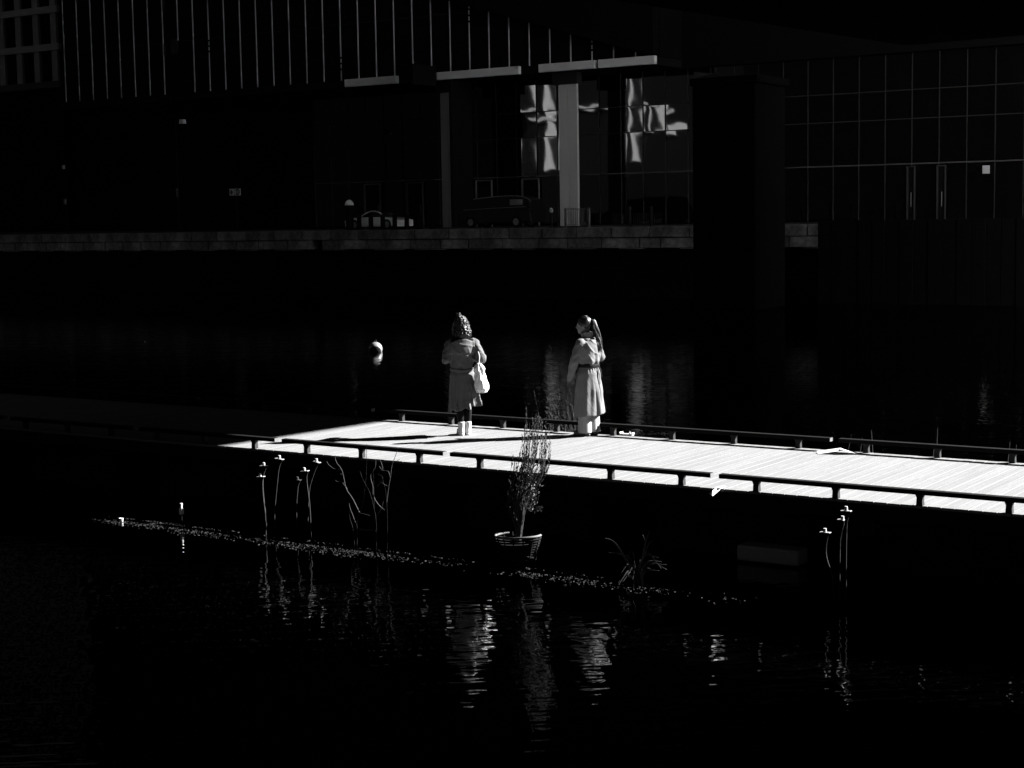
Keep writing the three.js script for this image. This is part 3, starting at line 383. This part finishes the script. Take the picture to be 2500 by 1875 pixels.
// hand: wrist at origin, fingers along +y, palm facing +z; s = side of the thumb
function handGeo(s, curl) {
  const B = [[0, 0, 0, 0, 0.03, 0, 0.026, 0.03]];
  for (const [x, l, y] of [[-0.027, 0.062, 0.078], [-0.009, 0.076, 0.084], [0.009, 0.08, 0.086], [0.027, 0.07, 0.08]]) { let p = [x * -s, y, 0], a = 0.15; for (const [f, r] of [[0.45, 0.0088], [0.3, 0.0082], [0.25, 0.0074]]) { a += curl; const q = [p[0], p[1] + Math.cos(a) * l * f, p[2] + Math.sin(a) * l * f]; B.push([...p, ...q, r, r * 0.94]); p = q; } }
  B.push([s * 0.022, 0.02, 0.006, s * 0.05, 0.05, 0.02, 0.012, 0.0105], [s * 0.05, 0.05, 0.02, s * 0.056, 0.08, 0.036, 0.0105, 0.0085]);
  const f = (x, y, z) => { let d = ell(x, y, z, [0, 0.048, 0], [0.041, 0.05, 0.016]); d = smin(d, cap(x, y, z, [0, -0.03, 0], [0, 0.02, 0], 0.026, 0.03), 0.02); let e = 1; for (const b of B.slice(1)) e = Math.min(e, cap(x, y, z, b.slice(0, 3), b.slice(3, 6), b[6], b[7])); return smin(d, e, 0.008); };
  return nets(f, [-0.075, -0.06, -0.05], [0.075, 0.19, 0.1], 0.0045);
}
const place = (g, p, rx, ry, rz) => g.applyMatrix4(new THREE.Matrix4().compose(V(...p), new THREE.Quaternion().setFromEuler(new THREE.Euler(rx, ry, rz, 'YXZ')), V(1, 1, 1)));
function bodyGeo(o) {
  const L = o.legs, f = (x, y, z) => {
    const [w, d, cx, cz] = lerpT(o.torso, y); let q = (Math.hypot((x - cx) / (w - 0.025), (z - cz) / (d - 0.02)) - 1) * d * 0.8; q = Math.max(q, y - 1.36, 0.78 - y);
    q = smin(q, cap(x, y, z, [0, 1.3, -0.01], o.neck, 0.06, 0.05), 0.05);
    for (const s of [0, 1]) { const [h, k, a] = L[s]; q = smin(q, Math.min(cap(x, y, z, h, k, 0.085, 0.055), cap(x, y, z, k, a, 0.054, 0.034)), 0.04); const [sh_, el, wr] = o.arms[s]; q = smin(q, Math.min(cap(x, y, z, sh_, el, 0.05, 0.038), cap(x, y, z, el, wr, 0.038, 0.026)), 0.03); }
    return q;
  };
  const g = [nets(f, [-0.4, 0.02, -0.3], [0.4, 1.62, 0.5], 0.013)];
  const hd = nets(headSDF, [-0.11, -0.15, -0.13], [0.11, 0.14, 0.14], 0.0045); place(hd, o.head, o.headTilt[0], o.headTilt[1], o.headTilt[2]); g.push(hd);
  o.arms.forEach(([, el, wr], s) => { const h = handGeo(s ? 1 : -1, 0.42), d = V(wr[0] - el[0], wr[1] - el[1], wr[2] - el[2]).normalize(); h.applyQuaternion(new THREE.Quaternion().setFromUnitVectors(V(0, 1, 0), d)).translate(wr[0] + d.x * 0.01, wr[1] + d.y * 0.01, wr[2] + d.z * 0.01); g.push(h); });
  return merge(g);
}
// a trench coat: torso, full skirt with folds, loose sleeves, collar, storm flap
function coatGeo(o) {
  const f = (x, y, z) => {
    const [w, dp, cx, cz] = lerpT(o.coat, y), X = x - cx, Z = z - cz, th = Math.atan2(X, Z);
    const sk = ss(o.belt + 0.02, o.hemY + 0.05, y), fold = o.fold(th, y, sk);
    let q = (Math.hypot(X / (w + fold), Z / (dp + fold)) - 1) * Math.min(w, dp) * 0.92;
    const hem = o.hem(th); q = Math.max(q, hem - y, y - o.shoulder);
    const shoulderCut = (y - o.shoulder) + 0.045 + Math.max(0, Math.abs(X) - 0.05) * 0.42; q = Math.max(q, shoulderCut * 0.85);
    if (y < o.belt - 0.15) { const qi = q + 0.018; const inner = (Math.hypot(X / (w + fold - 0.02), Z / (dp + fold - 0.02)) - 1) * Math.min(w, dp) * 0.92; q = Math.max(q, -Math.max(inner, y - (o.belt - 0.2))); }
    for (const [s0, el, wr] of o.arms) {
      const r = 0.0025 * Math.sin(y * 62 + x * 40 + z * 45) + 0.002 * Math.sin(y * 31 - z * 53);
      q = smin(q, Math.min(cap(x, y, z, s0, el, 0.07 + r, 0.066 + r), cap(x, y, z, el, wr, 0.064 + r, 0.05 + r)), 0.018);
    }
    const nk = o.neck; q = smin(q, Math.max(Math.hypot(x - nk[0] * 0.5, (z - nk[2] * 0.5) * 0.95) - 0.078 - Math.max(0, y - o.shoulder) * 0.25, y - o.shoulder - o.collar, o.shoulder - 0.1 - y), 0.03);
    q = Math.max(q, -(Math.max(Math.hypot(x - nk[0] * 0.6, z - nk[2] * 0.6) - 0.062, o.shoulder - 0.03 - y)));
    if (y > o.yoke && z < 0.03 && Math.abs(X) < 0.17) q -= 0.009 * ss(o.yoke, o.yoke + 0.012, y);
    const cr = Math.pow(1 - Math.abs(Math.sin(x * 17 + 2.4 * Math.sin(y * 8 + z * 9 + 1) + y * 9)), 4), cr2 = Math.pow(1 - Math.abs(Math.sin(x * 11 - y * 23 + 2 * Math.sin(z * 13 + x * 8))), 4);
    q -= 0.010 * cr * ss(o.belt + 0.42, o.belt + 0.1, y) * ss(o.belt, o.belt + 0.06, y) + 0.008 * cr2 * ss(o.belt - 0.02, o.belt + 0.1, y) + o.skirtCrease * cr2 * ss(o.belt, o.belt - 0.1, y);
    q += 0.0035 * Math.sin(x * 38 + y * 21 + 2 * Math.sin(y * 17)) * ss(o.belt + 0.28, o.belt + 0.05, y) * ss(o.belt - 0.05, o.belt + 0.03, y);
    return q;
  };
  return uvs(nets(f, [-0.45, o.hemY - 0.05, -0.36], [0.45, o.shoulder + 0.13, 0.42], 0.0095));
}
function beltGeo(o, y, sag, h = 0.022, ext = 0.008) {
  const [w, d, cx, cz] = lerpT(o.coat, y), pts = []; for (let i = 0; i < 48; i++) { const a = i / 48 * Math.PI * 2; pts.push([cx + Math.sin(a) * (w + ext), y + sag(a), cz + Math.cos(a) * (d + ext)]); }
  const pos = [], idx = []; pts.forEach(([x, yy, z], i) => { const a = i / 48 * Math.PI * 2, ox = Math.sin(a) * 0.008, oz = Math.cos(a) * 0.008; pos.push(x, yy - h, z, x + ox, yy - h * 0.8, z + oz, x + ox, yy + h * 0.8, z + oz, x, yy + h, z); const j = (i + 1) % 48; for (let k = 0; k < 3; k++) idx.push(i * 4 + k, j * 4 + k, i * 4 + k + 1, j * 4 + k, j * 4 + k + 1, i * 4 + k + 1); });
  const g = new THREE.BufferGeometry(); g.setAttribute('position', new THREE.Float32BufferAttribute(pos, 3)); g.setIndex(idx); g.computeVertexNormals(); return uvs(g);
}
const shoeGeo = (a, turn, h) => { const f = (x, y, z) => { let d = Math.max(ell(x, y, z, [0, 0.045, 0.03], [0.044, 0.055, 0.125]), -y); d = smin(d, cap(x, y, z, [0, 0.05, -0.04], [0, h, -0.045], 0.044, 0.05), 0.03); return Math.max(smin(d, Math.max(Math.hypot(x / 0.05, (z - 0.03) / 0.135) - 1, (y - 0.022) * 12, -y * 12) * 0.045, 0.01), y - h); }; return nets(f, [-0.08, -0.02, -0.13], [0.08, h + 0.02, 0.18], 0.007).rotateY(turn).translate(a[0], 0.002, a[2] + 0.03); };
const skin = grey(0.14, { roughness: 0.55 }), hairM = grey(0.008, { roughness: 0.42, side: THREE.DoubleSide });
const coatA = grey(0.11, { bumpMap: clothBump, bumpScale: 0.004, roughness: 0.85 }), coatB = grey(0.15, { bumpMap: clothBump, bumpScale: 0.004, roughness: 0.85 });

// ---- left woman: curly hair, trench coat, white bag, seen from behind
const faceTo = (x, z) => Math.atan2(x, z);
{
  const o = {
    neck: [0.0, 1.47, 0.015], head: [0.012, 1.55, 0.035], headTilt: [0.22, 0.05, 0.1], shoulder: 1.4, collar: 0.05, yoke: 1.155, skirtCrease: 0.005, belt: 0.94, hemY: 0.34,
    torso: [[0.7, .17, .13, 0, 0], [0.93, .13, .105, 0, 0], [1.2, .165, .12, 0, 0], [1.36, .15, .1, 0, 0]],
    coat: [[0.3, .25, .2, -0.055, 0.0], [0.6, .215, .175, -0.035, 0], [0.84, .18, .145, -0.01, 0], [0.94, .15, .12, 0, 0], [1.05, .16, .125, 0, 0], [1.22, .188, .138, 0, -0.005], [1.36, .19, .125, 0, -0.005]],
    arms: [[[0.165, 1.295, -0.005], [0.225, 1.085, -0.045], [0.1, 1.1, 0.2]], [[-0.18, 1.295, -0.02], [-0.27, 1.08, -0.09], [-0.1, 1.12, 0.2]]],
    legs: [[[0.07, 0.85, 0], [0.045, 0.47, 0.01], [0.03, 0.1, -0.015]], [[-0.07, 0.85, 0], [-0.07, 0.47, 0.02], [-0.075, 0.1, 0.02]]],
    fold: (th, y, sk) => { const a = th + 0.25 * Math.sin(y * 3); return sk * (0.045 * (0.5 - Math.pow(Math.abs(Math.sin(3.5 * a + 0.3)), 0.6)) + 0.012 * Math.sin(13 * a + 2 * y) + 0.006 * Math.sin(23 * a)) - 0.02 * sk * Math.exp(-Math.pow((Math.abs(Math.PI - Math.abs(th)) - 0.03) / 0.07, 2)) * ss(0.35, 0.8, sk + 0.5); },
    hem: th => 0.385 - 0.04 * Math.sin(th) * 1.0 + 0.012 * Math.sin(7 * th + 0.6) + 0.008 * Math.sin(11 * th),
  };
  const t = thing('person', 'person with curly dark hair in a belted trench coat and white boots, seen from behind', 'person', [-13.36, DY + 0.001, -18.66], faceTo(-0.68, -0.733));
  part('body', bodyGeo(o), skin, t);
  const coat = part('trench_coat', coatGeo(o), coatA, t);
  part('belt', beltGeo(o, 0.925, a => -0.012 * Math.sin(a) * -1 + 0.02 * Math.max(0, -Math.sin(a)) - 0.01 * Math.max(0, -Math.cos(a))), coatA, coat);
  part('leggings', merge(o.legs.map(([h, k, a]) => nets((x, y, z) => Math.max(smin(cap(x, y, z, h, k, 0.092, 0.062), Math.min(cap(x, y, z, k, [(k[0] + a[0]) / 2, 0.33, a[2] - 0.012], 0.06, 0.058), cap(x, y, z, [(k[0] + a[0]) / 2, 0.33, a[2] - 0.012], a, 0.058, 0.037)), 0.02), y - 0.84), [-0.2, 0.06, -0.14], [0.2, 0.86, 0.14], 0.011))), grey(0.004), t);
  o.legs.forEach(([, , a], i) => part('boot', shoeGeo(a, i ? -0.1 : 0.1, 0.19), grey(0.5, { roughness: 0.7 }), t));
  // curls: a soft mass with many corkscrew locks
  const hair = part('hair', nets((x, y, z) => { let d = ell(x, y, z, [0.0, 1.57, 0.015], [0.1, 0.115, 0.112]); d = smin(d, ell(x, y, z, [-0.025, 1.44, -0.05], [0.115, 0.115, 0.09]), 0.06); d = smin(d, ell(x, y, z, [0.03, 1.675, 0.0], [0.034, 0.03, 0.034]), 0.012); d = Math.max(d, -ell(x, y, z, [0.02, 1.53, 0.13], [0.07, 0.09, 0.07])); return d + 0.007 * Math.sin(x * 120 + 3 * Math.sin(y * 60)) * Math.sin(y * 110 + z * 50) + 0.004 * Math.sin(z * 170 + y * 90); }, [-0.16, 1.3, -0.17], [0.16, 1.74, 0.16], 0.007), hairM, t);
  const locks = []; for (let k = 0; k < 230; k++) { const a = rr(1.1, 5.2), e = rr(-0.75, 1.3), s = V(Math.sin(a) * Math.cos(e) * 0.108, 1.55 + Math.sin(e) * 0.105, Math.cos(a) * Math.cos(e) * 0.108), L = rr(0.06, 0.21), r = rr(0.006, 0.014), w = rr(38, 60), ph = rr(0, 6), pts = []; const n = 12; for (let i = 0; i <= n; i++) { const u = i / n, sp = 1 + u * 0.16; pts.push(V(s.x * sp + Math.cos(ph + u * L * w * 2.2) * r, s.y - u * L, s.z * sp + Math.sin(ph + u * L * w * 2.2) * r)); } locks.push(tube(pts, rr(0.003, 0.006), 0.003, 4, 1)); }
  for (let k = 0; k < 16; k++) { const a = k * 0.7, pts = []; for (let i = 0; i <= 8; i++) { const u = i / 8; pts.push(V(0.03 + Math.cos(a + u * 4) * 0.035 * (0.5 + u * 0.5), 1.675 + u * 0.035 * Math.sin(a * 3) + 0.02, Math.sin(a + u * 4) * 0.035)); } locks.push(tube(pts, 0.006, 0.004, 4, 1)); }
  part('curls', merge(locks), hairM, hair);
  // the bag hangs from the right forearm
  const bag = thing('tote_bag', 'white cloth tote bag hanging at the right hip of the curly haired person', 'bag', [-13.36, DY, -18.66], faceTo(-0.68, -0.733));
  const prof = [[0.6, .02, .02], [0.615, .075, .05], [0.66, .098, .075], [0.72, .1, .08], [0.82, .083, .065], [0.9, .068, .05], [0.95, .082, .04], [0.985, .06, .03], [1.01, .035, .025], [1.03, .02, .02]];
  part('pouch', uvs(nets((x, y, z) => { const [w, d] = lerpT(prof, y), X = x + 0.24 - (y - 0.8) * 0.09 , Z = z + 0.16, th = Math.atan2(X, Z), f = 0.006 * Math.sin(5 * th + y * 14) + 0.004 * Math.sin(9 * th - y * 30); return Math.max((Math.hypot(X / (w + f), Z / (d + f)) - 1) * d * 0.8, y - 1.025, 0.605 - y); }, [-0.42, 0.57, -0.29], [-0.08, 1.05, 0.0], 0.0085)), grey(0.8, { bumpMap: clothBump, bumpScale: 0.004, roughness: 0.9 }), bag);
  for (const dz of [-0.012, 0.014]) part('strap', tube([V(-0.22, 1.0, -0.155), V(-0.23, 1.12, -0.13 + dz), V(-0.215, 1.19, -0.1 + dz), V(-0.2, 1.14, 0.05), V(-0.215, 1.0, -0.135 + dz)], 0.009, 0.009, 6, 6), grey(0.7), bag);
}
// ---- right woman: ponytail, long coat, wide pale trousers, face turned left
{
  const o = {
    neck: [0.015, 1.46, 0.03], head: [0.025, 1.54, 0.06], headTilt: [0.04, 0.5, 0], shoulder: 1.39, collar: 0.055, yoke: 9, skirtCrease: 0.0012, belt: 0.985, hemY: 0.27,
    torso: [[0.7, .17, .13, 0, 0], [0.95, .13, .105, 0, 0], [1.2, .165, .12, 0, 0], [1.36, .15, .1, 0, 0]],
    coat: [[0.25, .23, .2, 0, -0.01], [0.6, .205, .18, 0, -0.005], [0.86, .18, .15, 0, 0], [0.985, .148, .122, 0, 0], [1.05, .172, .142, 0, 0], [1.22, .195, .142, 0, -0.005], [1.36, .19, .125, 0, -0.005]],
    arms: [[[0.16, 1.295, 0.015], [0.222, 1.055, 0.07], [0.185, 0.85, 0.17]], [[-0.165, 1.295, -0.005], [-0.235, 1.085, -0.02], [-0.1, 1.06, 0.2]]],
    legs: [[[0.08, 0.85, 0], [0.085, 0.47, 0.01], [0.095, 0.09, 0.0]], [[-0.08, 0.85, 0], [-0.08, 0.47, 0.01], [-0.08, 0.09, -0.02]]],
    fold: (th, y, sk) => { const b = Math.PI - Math.abs(th), sg = Math.sign(th) || 1, u = b * -sg; return sk * (0.012 * Math.sin(6 * th + 1.1 + 2 * y) + 0.007 * Math.sin(11 * th - 3 * y)) - 0.05 * ss(0.03, 0.2, sk) * (1 - ss(0.72, 0.95, sk)) * Math.exp(-Math.pow((u - 0.12 - 0.22 * (sk - 0.3)) / (0.09), 2)) - 0.012 * Math.exp(-Math.pow((u + 0.5 - 0.2 * sk) / 0.06, 2)) * sk + (y > 0.985 ? 0.012 * Math.sin(7 * th + 9 * y) * ss(1.3, 1.0, y) : 0.01 * Math.sin(24 * th) * ss(0.86, 0.985, y)); },
    hem: th => 0.29 - 0.014 * Math.cos(th) + 0.006 * Math.sin(6 * th + 1) - 0.012 * Math.sin(th),
  };
  const t = thing('person', 'person with dark ponytail in a long pale coat and wide trousers, face turned left', 'person', [-11.74, DY + 0.001, -19.42], faceTo(-0.995, -0.1));
  part('body', bodyGeo(o), skin, t);
  const coat = part('long_coat', coatGeo(o), coatB, t);
  const bl = part('belt', beltGeo(o, 0.985, () => 0, 0.024, 0.012), grey(0.01), coat);
  part('belt_tie', merge([[-0.045, 0.2], [-0.02, 0.26], [-0.06, 0.16]].map(([x, l]) => tube([V(x + 0.02, 0.985, -0.138), V(x, 0.985 - l * 0.4, -0.168), V(x - 0.008, 0.985 - l, -0.175)], 0.006, 0.004, 5))), grey(0.02), bl);
  part('trousers', merge(o.legs.map(([h, k, a], i) => nets((x, y, z) => { const f = 0.003 * Math.sin(3 * Math.atan2(x - a[0], z - a[2]) + 3 * y + i); return Math.max(smin(cap(x, y, z, h, k, 0.095, 0.088), cap(x, y, z, k, [a[0], 0.03, a[2] + 0.005], 0.088 + f, 0.098 + f), 0.03), 0.045 - y, y - 0.84, -(Math.max(Math.hypot(x - a[0], z - a[2]) - 0.078, y - 0.12))); }, [-0.24, 0.02, -0.17], [0.26, 0.87, 0.17], 0.011))), grey(0.28, { roughness: 0.9 }), t);
  o.legs.forEach(([, , a], i) => part('shoe', shoeGeo(a, i ? -0.12 : 0.15, 0.07), grey(0.012, { roughness: 0.5 }), t));
  const R = new THREE.Matrix4().makeRotationY(-0.5), q = V();
  const hair = part('hair', nets((x, y, z) => { q.set(x - 0.025, y - 1.54, z - 0.06).applyMatrix4(R); let d = ell(q.x, q.y, q.z, [0, 0.032, -0.018], [0.083, 0.098, 0.1]); d = Math.max(d, -ell(q.x, q.y, q.z, [0, -0.045, 0.105], [0.085, 0.085, 0.095]), -ell(q.x, q.y, q.z, [0, -0.1, 0.02], [0.12, 0.075, 0.05])); return d + 0.0015 * Math.sin(q.x * 260 + q.z * 60); }, [-0.13, 1.4, -0.1], [0.15, 1.7, 0.21], 0.006), hairM, t);
  const tail = []; for (let k = 0; k < 44; k++) { const a = rr(0, 6.28), r = Math.sqrt(rnd()), dx = Math.cos(a) * r, dz = Math.sin(a) * r, L = rr(0.6, 1.08), w = rr(0.006, 0.02), f = rr(0, 6), P = [[-0.01, 1.6, -0.015, 0.012], [-0.035, 1.615, -0.05, 0.024], [-0.046, 1.57, -0.068, 0.034], [-0.05, 1.51, -0.082, 0.042], [-0.054, 1.45, -0.1, 0.046], [-0.06, 1.39, -0.118, 0.046], [-0.066, 1.33, -0.136, 0.042], [-0.07, 1.27, -0.15, 0.034], [-0.074, 1.34 - 0.17 * L, -0.16, 0.018]]; tail.push(tube(P.map(([x, y, z, s], i) => V(x + dx * s + (i > 2 ? w * Math.sin(f + i * 1.5) : 0), y, z + dz * s * 0.8 + (i > 2 ? w * 0.5 * Math.cos(f + i * 1.5) : 0))), rr(0.006, 0.011), 0.002, 5, 2)); }
  for (let k = 0; k < 80; k++) { const a = rr(-2.2, 2.2) , e = rr(0.1, 1.35), q1 = V(Math.sin(a) * Math.cos(e) * 0.083, 0.032 + Math.sin(e) * 0.1, -0.018 + Math.cos(a) * Math.cos(e) * 0.098), q2 = V(Math.sin(a * 0.6) * 0.06, 0.1, -0.06), q3 = V(0, 0.065, -0.112), M4 = new THREE.Matrix4().makeRotationY(0.5); tail.push(tube([q1, q1.clone().lerp(q2, 0.5).setLength(q1.clone().lerp(q2, 0.5).length() * 1.06), q2.multiplyScalar(1.02), q3].map(v => v.applyMatrix4(M4).add(V(0.025, 1.54, 0.06))), 0.004, 0.003, 4, 3)); }
  part('ponytail', merge(tail), grey(0.022, { roughness: 0.42 }), hair);
}

renderer.render(scene, camera);
